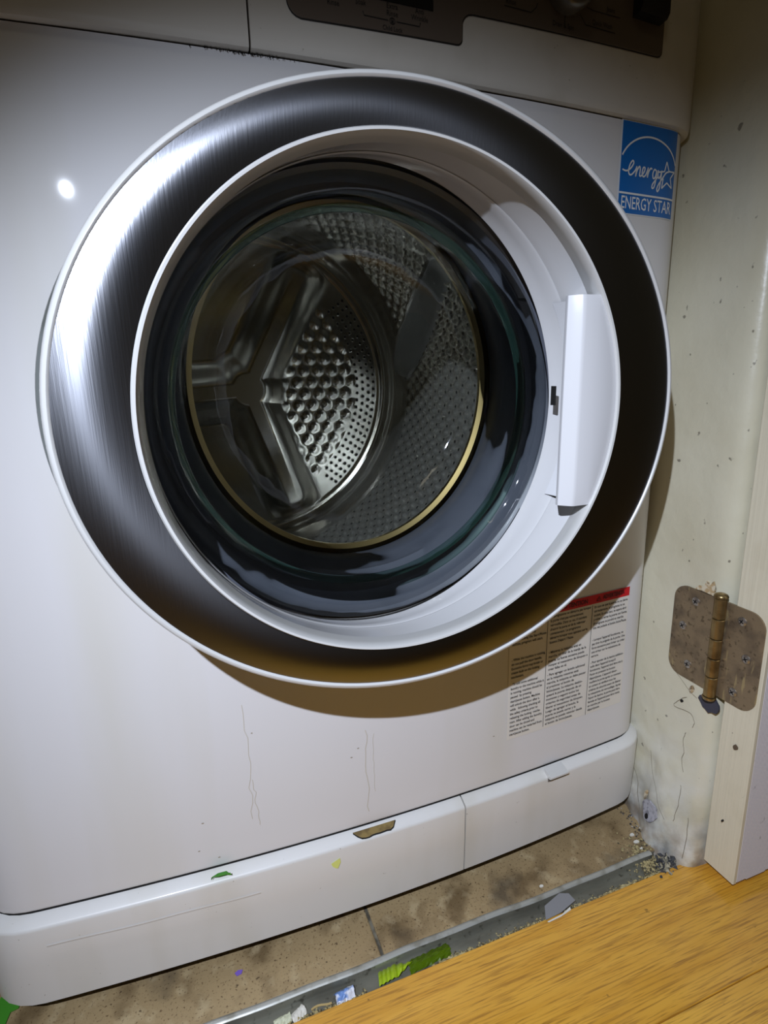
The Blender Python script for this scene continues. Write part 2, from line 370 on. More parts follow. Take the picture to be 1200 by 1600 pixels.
# ------------------------------------------------------------------ open door, far right
dr = empty('door_1', kind='structure'); dr['label'] = 'open cream painted door folded back, its edge beside the hinge'
bm = bmesh.new()
# slab with slightly eased arris
prof = [(0.300, -0.0697), (0.300, -0.0990), (0.3007, -0.0996), (0.3040, -0.0996), (0.3040, -0.0989), (0.75, -0.0989), (0.75, -0.0690), (0.3007, -0.0690)]
def zed(x): return 0.0118
NB = 60
grid(bm, [[(x, y, z) for x, y in prof] for z in [0.0118, 0.3, 0.6, 1.0, 1.9]], closed=True, cap0=True, cap1=True)
obj('door_edge', bm, DOORP, dr, smooth=True)
bm = bmesh.new(); pts = []
n = 150; pitch = 0.0017
for i in range(n):
    x = 0.3042+pitch*i
    pts += [(x, -0.0992), (x+pitch*0.32, -0.1000), (x+pitch*0.68, -0.1000)]
pts.append((0.3042+pitch*n, -0.0992))
def botz(x): return 0.0118+0.0011*sm(0.45, 0.55, vnoise(x*160, 2.0))
grid(bm, [[(x, y, (botz(x) if z == 0 else z)) for x, y in pts] for z in (0, 0.3, 0.7, 1.2, 1.9)])
obj('ribbed_face', bm, RIBP, dr)

# ------------------------------------------------------------------ hinge
hg = empty('door_hinge', 'tarnished brass butt hinge with six screws joining jamb and open door', 'hinge', loc=(0.30, -0.0575, 0.1825))
def H(o): o.matrix_parent_inverse = hg_inv; return o
bpy.context.view_layer.update(); hg_inv = Matrix.Translation((-0.30, 0.0575, -0.1825))
def leaf(y0, y1, rnd_side, x):
    z0, z1, r = 0.1825, 0.2718, 0.0135; pts = []
    if rnd_side > 0:  # round at y1 (deep side)
        pts = [(y0, z0)]+[(y1-r+r*math.cos(a), z0+r+r*math.sin(a)) for a in [-PI/2+PI/2*i/8 for i in range(9)]]+[(y1-r+r*math.cos(a), z1-r+r*math.sin(a)) for a in [PI/2*i/8 for i in range(9)]]+[(y0, z1)]
    else:
        pts = [(y1, z0), (y1, z1)]+[(y0+r+r*math.cos(a), z1-r+r*math.sin(a)) for a in [PI/2+PI/2*i/8 for i in range(9)]]+[(y0+r+r*math.cos(a), z0+r+r*math.sin(a)) for a in [PI+PI/2*i/8 for i in range(9)]]
    bm = bmesh.new(); A = [bm.verts.new((x, a, b)) for a, b in pts]; bm.faces.new(A)
    ext = bmesh.ops.extrude_face_region(bm, geom=bm.faces[:]); bmesh.ops.translate(bm, verts=[v for v in ext['geom'] if isinstance(v, bmesh.types.BMVert)], vec=(0.0022, 0, 0))
    return bm
H(obj('leaf', leaf(-0.0545, -0.0080, 1, 0.2986), BRASS, hg)); H(obj('leaf', leaf(-0.0968, -0.0605, -1, 0.2984), BRASS, hg))
KX, KY, KR = 0.2945, -0.0585, 0.0051
def cyl(bm, cx, cy, z0, z1, r, n=28, bev=0.0005):
    grid(bm, [[(cx+rr*math.cos(2*PI*i/n), cy+rr*math.sin(2*PI*i/n), z) for i in range(n)] for z, rr in ((z0, r-bev), (z0+bev, r), (z1-bev, r), (z1, r-bev))], closed=True, cap0=True, cap1=True)
kz = [0.1815, 0.2010, 0.2190, 0.2375, 0.2565, 0.2755]
for i in range(5):
    bm = bmesh.new(); cyl(bm, KX, KY, kz[i]+0.0003, kz[i+1]-0.0005, KR); H(obj('knuckle', bm, BRASSP, hg, smooth=True))
bm = bmesh.new(); cyl(bm, KX, KY, 0.180, 0.277, KR*0.62); H(obj('hinge_pin', bm, BRASSP, hg, smooth=True))
for z, s in ((0.1812, -1), (0.2758, 1)):
    bm = bmesh.new(); n = 24; grid(bm, [[(KX+r*math.cos(2*PI*i/n), KY+r*math.sin(2*PI*i/n), z+s*h) for i in range(n)] for r, h in ((0.0056, 0), (0.0058, 0.0012), (0.0050, 0.0028), (0.0030, 0.0038), (0.0008, 0.0042))], closed=True, cap0=True, cap1=True)
    H(obj('pin_cap', bm, BRASSP, hg, smooth=True))
def screw(x, y, z, ang):
    bm = bmesh.new(); n = 20
    grid(bm, [[(x-h, y+r*math.cos(2*PI*i/n), z+r*math.sin(2*PI*i/n)) for i in range(n)] for r, h in ((0.0040, 0.0), (0.0039, 0.0006), (0.0030, 0.0011), (0.0014, 0.0014))], closed=True, cap0=True, cap1=True)
    o = H(obj('screw', bm, SCREW, hg, smooth=True))
    bm = bmesh.new()
    for a in (ang, ang+PI/2):
        c_, s_ = math.cos(a), math.sin(a); v = []
        for u, w_ in ((-0.0022, -0.0005), (0.0022, -0.0005), (0.0022, 0.0005), (-0.0022, 0.0005)):
            v.append(bm.verts.new((x-0.00155, y+u*c_-w_*s_, z+u*s_+w_*c_)))
        bm.faces.new(v)
    q = obj('screw_slot', bm, INK, o)
for y, z, a in ((-0.0315, 0.2610, 0.4), (-0.0205, 0.2330, 0.9), (-0.0300, 0.1975, 0.2)): screw(0.2986, y, z, a)
for y, z, a in ((-0.0770, 0.2605, 0.5), (-0.0845, 0.2295, 1.1), (-0.0768, 0.1945, 0.8)): screw(0.2984, y, z, a)
# broken putty above the hinge, bare spots on the jamb
jm = empty('jamb_damage', 'chipped paint and bare dark nicks around the hinge on the jamb', 'paint chips')
def irregular(cy, cz, ry, rz, n=14, seed=0, jag=0.35):
    return [(cy+ry*math.cos(2*PI*i/n)*(1-jag*noise1(i, seed)), cz+rz*math.sin(2*PI*i/n)*(1-jag*noise1(i+5, seed))) for i in range(n)]
wall_patch('splinter', [(-0.029, 0.2724), (-0.0385, 0.2728), (-0.0475, 0.2722), (-0.0480, 0.2790), (-0.0455, 0.2850), (-0.0430, 0.2800), (-0.0395, 0.2835), (-0.0370, 0.2775), (-0.0310, 0.2765)], RAW, 0.2990, jm)
wall_patch('bare_patch', irregular(-0.0560, 0.1700, 0.0120, 0.0105, 16, 2), mat('bare_slate_patch', lin((62, 62, 74)), 0.7), 0.2994, jm)
wall_patch('bare_patch', irregular(-0.0360, 0.1738, 0.0030, 0.0045, 10, 4), RAW, 0.2996, jm)
wall_patch('bare_patch', irregular(-0.0190, 0.0300, 0.0125, 0.0120, 16, 5, 0.3), mat('grey_filler', lin((176, 174, 180)), 0.8, spots=[(180, 0.48, 0.6, lin((110, 108, 114)), 0.8, 5)], bump=(300, 0.6, 0.001)), 0.2980, jm)
wall_patch('nail_hole', irregular(-0.0175, 0.0235, 0.0024, 0.0028, 10, 6, 0.1), GAP, 0.2974, jm)
wall_patch('bare_patch', irregular(-0.0075, 0.0400, 0.0020, 0.0060, 10, 8), RAW, 0.2985, jm)
wall_patch('nail_hole', irregular(-0.0270, 0.1565, 0.0016, 0.0016, 8, 9, 0.2), GAP, 0.2996, jm)
wall_patch('nail_hole', irregular(-0.0850, 0.1450, 0.0026, 0.0034, 9, 10, 0.4), mat('chip_brown', lin((96, 80, 62)), 0.8), 0.2994, jm)
wall_patch('nail_hole', irregular(-0.0850, 0.0700, 0.0008, 0.0011, 8, 11, 0.2), GAP, 0.2994, jm)
# hairline cracks
bm = bmesh.new()
def ws(y, z, off): return (0.2994-flare(y, z)-0.0024*sm(0.2, 0.05, z)-off, y, z)
for pts, wd in (([(-0.0180, 0.1830), (-0.0260, 0.1775), (-0.0350, 0.1720), (-0.0430, 0.1690)], 0.0005),
                ([(-0.0330, 0.1640), (-0.0270, 0.1590), (-0.0200, 0.1480), (-0.0330, 0.1500), (-0.0400, 0.1500), (-0.0440, 0.1440), (-0.0430, 0.1380)], 0.0007),
                ([(-0.0370, 0.1290), (-0.0360, 0.1180), (-0.0390, 0.1100), (-0.0380, 0.1020), (-0.0420, 0.0900)], 0.0008),
                ([(0.030, 0.0560), (0.018, 0.0540), (0.008, 0.0440), (0.004, 0.0300), (-0.004, 0.0200)], 0.0009),
                ([(-0.002, 0.0860), (-0.010, 0.0660), (-0.018, 0.0560), (-0.026, 0.0430), (-0.036, 0.0340)], 0.0007),
                ([(-0.0430, 0.0760), (-0.0445, 0.0560), (-0.0440, 0.0380)], 0.0007),
                ([(-0.0560, 0.0500), (-0.0580, 0.0300), (-0.0590, 0.0080)], 0.0009)):
    stroke(bm, [(p[0]+0.0008*(noise1(p[0]*99, p[1]*77)-0.5), p[1]) for p in smoothpts(pts, 5)], wd*0.6, 0.0002, ws)
obj('hairline_crack', bm, mat('crack_shadow_dirt', lin((128, 120, 104)), 0.9), jm)
# black rubble in hole below the jamb
bm = bmesh.new()
for i in range(60): crumb(bm, 0.272+random.gauss(0, 0.006), -0.052+random.gauss(0, 0.005), -0.001+random.uniform(0, 0.004), random.choice((0.0012, 0.002, 0.003)))
obj('jamb_foot_rubble', bm, mat('slate_rubble', lin((66, 66, 68)), 0.8, spots=[(200, 0.5, 0.6, lin((190, 180, 150)), 0.8, 3)]), None, label='dark splintered rubble in the hole under the jamb foot', cat='rubble', kind='stuff')

# ------------------------------------------------------------------ WASHING MACHINE
wm = empty('washing_machine', 'white front loading washing machine with wide brushed steel porthole door', 'washing machine')
ZT, ZK, ZB = 0.6534, 0.0967, 0.022
# front panel with opening
DC = (0.0052, 0.4457)
bm = bmesh.new()
sl = slist(-SMAX, SMAX, 0.0075); zl = [0.0993, 0.0996, 0.1006, 0.1025]+[0.1025+(0.6526-0.1025)*i/72 for i in range(1, 73)]+[0.6529]
V = {}
for i, s in enumerate(sl):
    for j, z in enumerate(zl):
        o = -0.003 if j == 0 else (-0.0012 if j == 1 else (-0.0003 if j == 2 else 0))
        V[i, j] = bm.verts.new(surf(s, z, o))
for i in range(len(sl)-1):
    for j in range(len(zl)-1):
        sc, zc_ = (sl[i]+sl[i+1])/2, (zl[j]+zl[j+1])/2
        if math.hypot(sc-DC[0], zc_-DC[1]) < 0.162: continue
        bm.faces.new((V[i, j], V[i+1, j], V[i+1, j+1], V[i, j+1]))
for v in [v for v in bm.verts if not v.link_faces]: bm.verts.remove(v)
fp = obj('front_panel', bm, WH, wm, smooth='all')
# cabinet
bm = bmesh.new()
for x0, x1 in ((-0.298, -0.290), (0.290, 0.298)): box(bm, x0, x1, 0.0505, 0.58, 0.022, 0.78, bev=0.001)
box(bm, -0.298, 0.298, 0.572, 0.58, 0.022, 0.78)
box(bm, -0.2895, 0.2895, 0.052, 0.5715, 0.024, 0.034)
obj('cabinet', bm, WH, wm)
sweep('inner_bulkhead', [(-0.014, 0.03), (-0.012, 0.03), (-0.012, 0.165), (-0.014, 0.165)], -0.285, 0.285, GAP, wm)
sweep('inner_bulkhead', [(-0.014, 0.62), (-0.012, 0.62), (-0.012, 0.75), (-0.014, 0.75)], -0.285, 0.285, GAP, wm)
# fascia: detergent drawer and control panel
def fasec(z0, z1, o=0.006): return [(-0.006, z0+0.0015), (o-0.0035, z0), (o-0.0012, z0+0.0006), (o-0.0003, z0+0.002), (o, z0+0.005), (o, z1-0.004), (o-0.003, z1), (-0.006, z1)]
sweep('detergent_drawer', fasec(0.6534, 0.772), -SMAX, -0.0660, FASC, wm)
sweep('control_panel', fasec(0.6534, 0.772), -0.0648, SMAX, FASC, wm)
boxo('worktop', (-0.299, 0.299, 0.012, 0.58, 0.7805, 0.80), WH, wm, bev=0.004)
# taupe overlay with stepped lower edge
bm = bmesh.new(); ss = [-0.0428, -0.0427, -0.0424, -0.0415, -0.0400, -0.0380, -0.0350]+slist(-0.03, 0.063, 0.006)+[0.0655, 0.0675, 0.0688, 0.0696, 0.07, 0.0702, 0.0704, 0.0708, 0.0716, 0.073, 0.075, 0.078]+slist(0.084, 0.235, 0.006)+[0.2385, 0.241, 0.2425, 0.2430]
def zb_(s):
    if s < -0.034: r = 0.0085; d = min(r, max(0, -0.0343-s)); return 0.6725+r-math.sqrt(max(0, r*r-d*d))
    if s < 0.0665: return 0.6725+0.0018*(s+0.034)/0.1
    if s < 0.0701: d = s-0.0665; return 0.6743+0.0036-math.sqrt(max(0, 0.0036**2-d*d))
    if s < 0.078: d = 0.078-s; return 0.6925-(0.0079-math.sqrt(max(0, 0.0079**2-d*d)))*0.9
    if s > 0.2385: d = min(s-0.2385, 0.0045); return 0.6957+0.0045-math.sqrt(max(0, 0.0045**2-d*d))
    return 0.6925+0.0032*(s-0.078)/0.16
rowsA = []
for s in ss: z = zb_(s); rowsA.append([surf(s, z-0.0006, 0.0056), surf(s, z-0.0003, 0.0066), surf(s, z, 0.0068), surf(s, 0.72, 0.0068), surf(s, 0.764, 0.0068), surf(s, 0.7645, 0.0056)])
grid(bm, rowsA)
ov = obj('control_overlay', bm, TAUPE, wm, smooth=False)
bm = bmesh.new(); stroke(bm, [(s, zb_(s)-0.0006) for s in ss], 0.0010, 0.0064); obj('overlay_edge', bm, INK, ov)
sweep('display_window', [(0.0066, 0.6885), (0.0074, 0.6888), (0.0074, 0.720), (0.0066, 0.720)], 0.000, 0.0492, BLK, ov)
OF = 0.0071
for body, s, z, sz, al in (('Extra\nRinse', 0.0217, 0.6853, 0.0042, 'CENTER'), ('Anti\nWrinkle', 0.0400, 0.6857, 0.0042, 'CENTER'), ('Child Lock', 0.0217, 0.6722+0.0016, 0.0036, 'CENTER'),
                           ('Heavy\nRinse', -0.0155, 0.6850, 0.0042, 'CENTER'), ('Soak', 0.0015, 0.6842, 0.0042, 'CENTER'),
                           ('Rinse', 0.1060, 0.7025, 0.0044, 'CENTER'), ('Drain & Spin', 0.1490, 0.6968, 0.0044, 'CENTER'), ('Quick Wash', 0.1830, 0.7035, 0.0044, 'CENTER'), ('Jeans', 0.1900, 0.7135, 0.0044, 'CENTER')):
    text_on('lettering', body, s, z, sz, OF, INK, ov, xs=0.82, align=al, space=0.9)
bm = bmesh.new()
for pts in ([(0.0028, 0.6812), (0.0035, 0.6792), (0.0190, 0.6790)], [(0.0244, 0.6790), (0.0398, 0.6790), (0.0405, 0.6812)],
            [(0.1010, 0.7010), (0.1220, 0.7008), (0.1262, 0.7045), (0.1268, 0.7070)], [(0.1500, 0.7040), (0.1500, 0.6995)],
            [(0.1625, 0.7075), (0.1680, 0.7020), (0.1950, 0.7018)], [(0.1680, 0.7125), (0.1740, 0.7115), (0.1990, 0.7118)]):
    stroke(bm, pts, 0.0005, OF)
obj('marking_line', bm, INK, ov, kind='stuff')
bm = bmesh.new()   # padlock symbol
stroke(bm, [(0.0217+0.0017*math.cos(a), 0.6790+0.0017*math.sin(a)) for a in [2*PI*i/14 for i in range(15)]], 0.0004, OF)
stroke(bm, [(0.0209, 0.6786), (0.0225, 0.6786)], 0.0014, OF); stroke(bm, [(0.0211, 0.6790), (0.0212, 0.6800), (0.0217, 0.6803), (0.0222, 0.6800), (0.0223, 0.6790)], 0.0003, OF)
obj('lock_symbol', bm, INK, ov)
def knob(name, s, z, r, h, m, capm=None):
    cx, cy, cz = surf(s, z, 0.0068); d = 2*BO*s/0.09; ang = math.atan(d)
    bm = bmesh.new(); n = 48; rows = []
    for rr, hh in ((r, 0), (r, h*0.7), (r*0.93, h*0.93), (r*0.84, h), (r*0.4, h*1.03), (0.0004, h*1.04)):
        row = []
        for i in range(n):
            a = 2*PI*i/n; u, v = rr*math.cos(a), rr*math.sin(a)
            row.append((cx+u*math.cos(ang)+hh*math.sin(ang), cy-hh*math.cos(ang)+u*math.sin(ang), cz+v))
        rows.append(row)
    grid(bm, rows, closed=True, cap0=True, cap1=True); return obj(name, bm, m, ov, smooth=True)
knob('programme_knob', 0.1500, 0.7215, 0.0175, 0.013, mat('knob_taupe', lin((90, 84, 78)), 0.25, coat=0.6))
sweep('start_button', [(0.0066, 0.7145), (0.0135, 0.7155), (0.0155, 0.7185), (0.0155, 0.735), (0.0066, 0.735)], 0.2110, 0.2380, BLK, ov, st=0.004)

# kick panel and filter door
def kicksec(o=0.0085): return [(-0.004, ZK+0.001), (0.000, ZK+0.0004), (o-0.0016, ZK-0.0034), (o-0.0004, ZK-0.0044), (o, ZK-0.0062), (o-0.0005, 0.06), (o-0.002, ZB+0.0015), (o-0.004, ZB), (-0.004, ZB)]
sweep('kick_panel', kicksec(), -SMAX, 0.0762, WHP, wm)
fdr = sweep('filter_door', kicksec(), 0.0774, SMAX, WHP, wm)
sweep('filter_door_latch', [(0.002, 0.0990), (0.0085, 0.0972), (0.0128, 0.0952), (0.0130, 0.0938), (0.0112, 0.0926), (0.004, 0.0925)], 0.1665, 0.1875, LIP, fdr, st=0.004)
sweep('latch_recess_shade', [(0.0070, 0.0885), (0.0090, 0.0885), (0.0090, 0.0923), (0.0070, 0.0923)], 0.1665, 0.1875, mat('latch_shade_plastic', lin((120, 116, 110)), 0.5), fdr, st=0.004)  # raised grey strip, the recess's shade is put into its colour
sweep('panel_gap_shade', [(-0.006, 0.0950), (-0.0016, 0.0950), (-0.0016, 0.1030), (-0.006, 0.1030)], -SMAX, SMAX, GAP, wm)  # black strip standing in for the shade inside the panel gap
for sx in (-1, 1):
    for yy in (0.10, 0.52):
        bm = bmesh.new(); cyl(bm, sx*0.255, yy, 0.0, 0.0235, 0.018, 24, 0.002); obj('foot', bm, BLK, wm, smooth=True)
sweep('slot_or_tab_shade', [(0.0086, 0.0908), (0.0112, 0.0915), (0.0122, 0.0926), (0.0086, 0.0926)], 0.1670, 0.1870, GAP, fdr, st=0.004)  # added dark strip painting the shade under the latch tab
# residues and damage
cp = [(-0.0262, 0.0974), (-0.0255, 0.0945), (-0.022, 0.0934), (-0.012, 0.0931), (-0.004, 0.0925), (0.000, 0.0908), (0.003, 0.0921), (0.0075, 0.0927), (0.0112, 0.0944), (0.0120, 0.0972)]
def kicksurf(s, z, off):
    pr = kicksec(); 
    # offset of the bevel at height z
    for i in range(1, 6):
        (o0, z0), (o1, z1) = pr[i], pr[i+1]
        if z0 >= z >= z1: return surf(s, z, o0+(o1-o0)*(z0-z)/(z0-z1)+off)
    return surf(s, z, 0.008+off)
bm = bmesh.new(); n = 12
top, botp = [(-0.0262+0.0382*i/n, 0.0966) for i in range(n+1)], []
for i in range(n+1):
    s = -0.0262+0.0382*i/n; t = i/n; zz = 0.0965-0.0034*min(1, t*5)**0.6*(1-0.25*t)*min(1, (1-t)*9)**0.5+0.0006*(noise1(i, 1)-0.5); botp.append((s, zz))
grid(bm, [[kicksurf(top[i][0], top[i][1]+(botp[i][1]-top[i][1])*k/3, 0.0004) for k in range(4)] for i in range(n+1)])
obj('broken_chip', bm, BRN, wm, label='brown broken chip in the white kick panel edge')
bm = bmesh.new(); stroke(bm, [botp[i] for i in range(n+1)], 0.0006, 0.0006, kicksurf); obj('chip_edge', bm, GAP, wm)
bm = bmesh.new(); A = [bm.verts.new(surf(s, z, 0.0090)) for s, z in ((-0.0475, 0.0800), (-0.0400, 0.0832), (-0.0395, 0.0790), (-0.0420, 0.0735), (-0.0440, 0.0745), (-0.0462, 0.0765))]; bm.faces.new(A)
obj('glue_residue', bm, YEL, wm, label='yellow green glue residue')
bm = bmesh.new(); stroke(bm, [(-0.1400, 0.0985), (-0.1350, 0.0975), (-0.1290, 0.0975), (-0.1255, 0.0985)], 0.0028, 0.0010, kicksurf); obj('green_scrap', bm, GREEN, wm)
bm = bmesh.new(); stroke(bm, [(-0.255+0.15*i/20, 0.0765-0.0037*i/20+0.0003*math.sin(i*0.6)) for i in range(21)], 0.0009, 0.0090); obj('scratch', bm, LIP, wm)
# faint drip runs and specks on panel
DRIP = mat('dried_drip', lin((204, 197, 184)), 0.45)
bm = bmesh.new()
def px_s(x0, z0, z1, wob, seed, wd):
    pts = [(x0+wob*(vnoise(k*0.7, seed)-0.5), z0+(z1-z0)*k/14) for k in range(15)]; stroke(bm, pts, wd, 0.0003)
px_s(-0.1045, 0.235, 0.135, 0.004, 3, 0.0005); px_s(-0.1015, 0.170, 0.128, 0.003, 5, 0.0005); px_s(-0.0110, 0.190, 0.112, 0.003, 8, 0.0007); px_s(-0.0050, 0.185, 0.130, 0.002, 9, 0.0004)
obj('drip_mark', bm, DRIP, wm, kind='stuff')
bm = bmesh.new()
for s, z in ((-0.142, 0.142), (-0.133, 0.108), (-0.018, 0.175), (-0.1, 0.21), (-0.024, 0.168), (0.11, 0.15), (-0.147, 0.118)):
    A = [bm.verts.new(surf(s+0.0006*math.cos(a)*(1+noise1(s, a)), z+0.0005*math.sin(a), 0.0003)) for a in [2*PI*i/8 for i in range(8)]]; bm.faces.new(A)
obj('speck', bm, mat('dirt_speck', lin((160, 148, 128)), 0.7), wm, kind='stuff')
# dirt in seam by the drawer corner
bm = bmesh.new()
for i in range(60):
    s = -0.066+random.gauss(-0.004, 0.016); p = surf(s, 0.6528+random.uniform(-0.0008, 0.0004), 0.0012); crumb(bm, *p, 0.0005)
obj('seam_dirt', bm, INK, wm, kind='stuff')

# energy sticker (u,v -> s,z)
es = empty('energy_label'); es.parent = wm
SX0, SZ0, SW, SH = 0.2150, 0.5888, 0.0700, 0.0640
S1 = _tab[9][0]; SW = S1-SX0
def sk(u, v): return (SX0+u*SW, SZ0+v*SH)
bm = bmesh.new(); grid(bm, [[surf(s, z, 0.00035) for z in (SZ0-0.0008, SZ0+SH+0.0008)] for s in slist(SX0-0.0010, SX0+SW+0.0006, 0.003)]); obj('sticker_border', bm, LWH, es)
bm = bmesh.new(); grid(bm, [[surf(s, z, 0.0006) for z in (SZ0, SZ0+SH)] for s in slist(SX0, SX0+SW, 0.003)]); obj('sticker_field', bm, BLUE, es)
bm = bmesh.new(); K = 0.0009
stroke(bm, [sk(u, 0.222) for u in [i/20 for i in range(21)]], 0.0014, K)
stroke(bm, [sk(0.5+0.53*math.cos(a), 0.47+0.40*math.sin(a)*1.0) for a in [PI*(0.04+0.83*i/30) for i in range(31)] if -0.0 <= 0.5+0.53*math.cos(a) <= 1.0], 0.0013, K)
star = []
cx_, cy_ = 0.825, 0.475
for i in range(11):
    a = PI/2+0.12+i*PI/5; r = 0.172 if i % 2 == 0 else 0.074; star.append((cx_+r*1.0*math.cos(a), cy_+r*0.96*math.sin(a)))
stroke(bm, [sk(*p) for p in star[:5]], 0.0010, K) if False else None
for i in range(10):
    if i in (2,): continue
    a, b = star[i], star[i+1]; stroke(bm, [sk(*a), sk(*b)], 0.0011, K)
scr = [(0.03, 0.475), (0.10, 0.465), (0.17, 0.50), (0.215, 0.56), (0.195, 0.585), (0.155, 0.54), (0.135, 0.47), (0.155, 0.43), (0.195, 0.435), (0.25, 0.485), (0.275, 0.53), (0.265, 0.45), (0.262, 0.42),
       (0.285, 0.49), (0.32, 0.535), (0.335, 0.50), (0.33, 0.435), (0.365, 0.44), (0.41, 0.49), (0.415, 0.53), (0.385, 0.525), (0.372, 0.465), (0.395, 0.43), (0.435, 0.45), (0.465, 0.51), (0.475, 0.535),
       (0.468, 0.46), (0.47, 0.43), (0.485, 0.49), (0.52, 0.535), (0.545, 0.525)]
stroke(bm, [sk(*p) for p in smoothpts(scr, 5)], 0.0012, K)
g = [(0.625, 0.515), (0.59, 0.53), (0.563, 0.48), (0.575, 0.43), (0.61, 0.445), (0.632, 0.52), (0.625, 0.42), (0.60, 0.33), (0.565, 0.32), (0.57, 0.36), (0.62, 0.415), (0.655, 0.45)]
stroke(bm, [sk(*p) for p in smoothpts(g, 5)], 0.0012, K)
yy = [(0.660, 0.53), (0.658, 0.47), (0.68, 0.44), (0.705, 0.47), (0.722, 0.53), (0.715, 0.43), (0.70, 0.33), (0.67, 0.29), (0.655, 0.315), (0.68, 0.37), (0.74, 0.44), (0.80, 0.51), (0.86, 0.535)]
stroke(bm, [sk(*p) for p in smoothpts(yy, 5)], 0.0012, K)
obj('star_emblem', bm, LWH, es)
me = text_mesh('ENERGY STAR', 0.0142, xs=1, bold=0.0001)
xm = max(v.co.x for v in me.vertices); x_n = min(v.co.x for v in me.vertices)
for v in me.vertices: v.co = surf(SX0+SW*(0.045+0.915*(v.co.x-x_n)/(xm-x_n)), SZ0+SH*0.052+v.co.y*0.90, K)
obj('lettering', me, LWH, es)

# warning label
wl = empty('warning_label'); wl.parent = wm
bm = bmesh.new(); grid(bm, [[surf(s, z, 0.00030) for z in (0.1415, 0.2665)] for s in slist(0.1240, 0.2625, 0.004)]); obj('label_film', bm, CLR, wl)
bm = bmesh.new(); grid(bm, [[surf(s, z, 0.0006) for z in (0.2572, 0.2662)] for s in slist(0.1240, 0.2625, 0.004)]); obj('red_band', bm, RED, wl)
bm = bmesh.new()
for s, z0, z1 in ((0.1647, 0.1440, 0.2560), (0.2163, 0.1415, 0.2560)): stroke(bm, [(s+0.0005*(i/6-1), z0+(z1-z0)*i/6) for i in range(7)], 0.0005, 0.0006)
obj('column_rule', bm, INK, wl)
LP = 0.00423; TS = 0.0034
def para(s, z, lines, wmax):
    me = text_mesh('\n'.join(lines), TS, space=LP/TS/1.0, bold=0.00006)
    xm = max(v.co.x for v in me.vertices); k = min(1.0, wmax/xm)
    for v in me.vertices: v.co = surf(s+v.co.x*k, z+v.co.y, 0.0007)
    obj('lettering', me, INK, wl)
W1, W2, W3 = 0.0365, 0.0465, 0.0425
para(0.1265, 0.2560, ['- When the door is', 'not closed properly', 'machine will not', 'start. If door is', 'closed firmly after', 'pressing the Start/Pause', 'button, program will start.'][:0] or ['door is closed firmly', 'pressing the Start/Pause', 'button, program will start.'], W1) if False else None
para(0.1268, 0.2435, ['will be closed firmly', 'after pressing the Start/Pause', 'button, program will start.'], W1)
para(0.1266, 0.2200, ['- While the machine is running,', 'do not pull the door handle.', 'Excessive force may break or', 'create fault on the locking', 'mechanism.'], W1)
para(0.1264, 0.1962, ['- To add some additional', 'laundry to the machine while it', 'is running, machine should be', 'paused  by pressing', 'start/pause button. Machine', 'will unlock the door after a', 'while   following checking all', 'the safety criteria prior to', 'releasing the locking  mecha-', 'nism. After adding the laundry,', 'door can be closed and', 'machine can be restarted from', 'start/pause button.'], W1)
para(0.1676, 0.2535, ['Le programme ne démarre pas lorsque', "la porte n'est pas correctement", 'verrouillée. Dans ce cas, il convient', "d'ouvrir la porte et de la refermer", 'correctement. Le programme', 'démarre lorsque vous appuyez sur le', 'bouton Départ / Pause.'], W2)
para(0.1672, 0.2182, ['- Mientras la máquina está en', 'marcha, no tirar de la manija de la', 'puerta. La fuerza excesiva puede', 'romper el mecanismo de bloqueo o', 'crear fallas en él.'], W2)
para(0.1664, 0.1958, ['- Para agregar un lavado adicional', 'en la máquina mientras está', 'marcha, la máquina se debe pausar', 'al presionar el botón de', 'Inicio/pausa. La máquina desblo-', 'queará la puerta después de un', 'momento y seguirá todos los', 'criterios de seguridad antes de', 'liberar el mecanismo de bloqueo.', 'Luego de agregar el lavado, la', 'puerta se puede cerrar y la', 'máquina se puede reiniciar desde', 'el botón de Inicio/pausa.'], W2)
para(0.2186, 0.2525, ['En caso de que la puerta no se cierre', 'correctamente, el programa no se', 'iniciará. En este caso, se espera abrir', 'y volver a cerrar la puerta con fuerza.', 'El programa se pondrá en marcha', 'una vez pulsado el botón Inicio/Pausa.'], W3)
para(0.2184, 0.2190, ["- Lorsque l'appareil fonctionne, ne", 'pas tirer la poignée de la porte. Une', 'force excessive peut briser ou créer', 'une erreur sur le mécanisme de', 'serrure.'], W3)
para(0.2180, 0.1955, ['- Pour ajouter de la lessive addition-', "nelle dans l'appareil lorsqu'il", "fonctionne, l'appareil doit être mis à", 'Pause en pressant le bouton', "départ/pause. L'appareil déver-", 'rouillera la porte après un moment', 'en suivant et vérifiant tous les', 'critères de sécurité avant de libérer', 'le mécanisme de verrouillage. Après', "l'ajout de lessive, la porte peut être", "fermée et l'appareil peut être remis", 'en marche par le bouton', 'départ/pause.'][0:13], W3)
DRED = mat('dark_red_ink', lin((84, 6, 12)), 0.5)
text_on('lettering', 'ATTENTION', 0.1800, 0.2595, 0.0062, 0.0009, DRED, wl, xs=0.86, bold=0.0002)
text_on('lettering', 'ADVERTENCIA', 0.2285, 0.2600, 0.0062, 0.0009, DRED, wl, xs=0.66, bold=0.0002)
bm = bmesh.new()
for s in (0.1740, 0.2235): stroke(bm, [(s-0.0026, 0.2595), (s, 0.2640), (s+0.0026, 0.2595), (s-0.0026, 0.2595)], 0.0008, 0.0009); stroke(bm, [(s, 0.2625), (s, 0.2606)], 0.0007, 0.0009)
obj('warning_triangle', bm, DRED, wl, kind='stuff')

# ---- door
cx, cz = DC
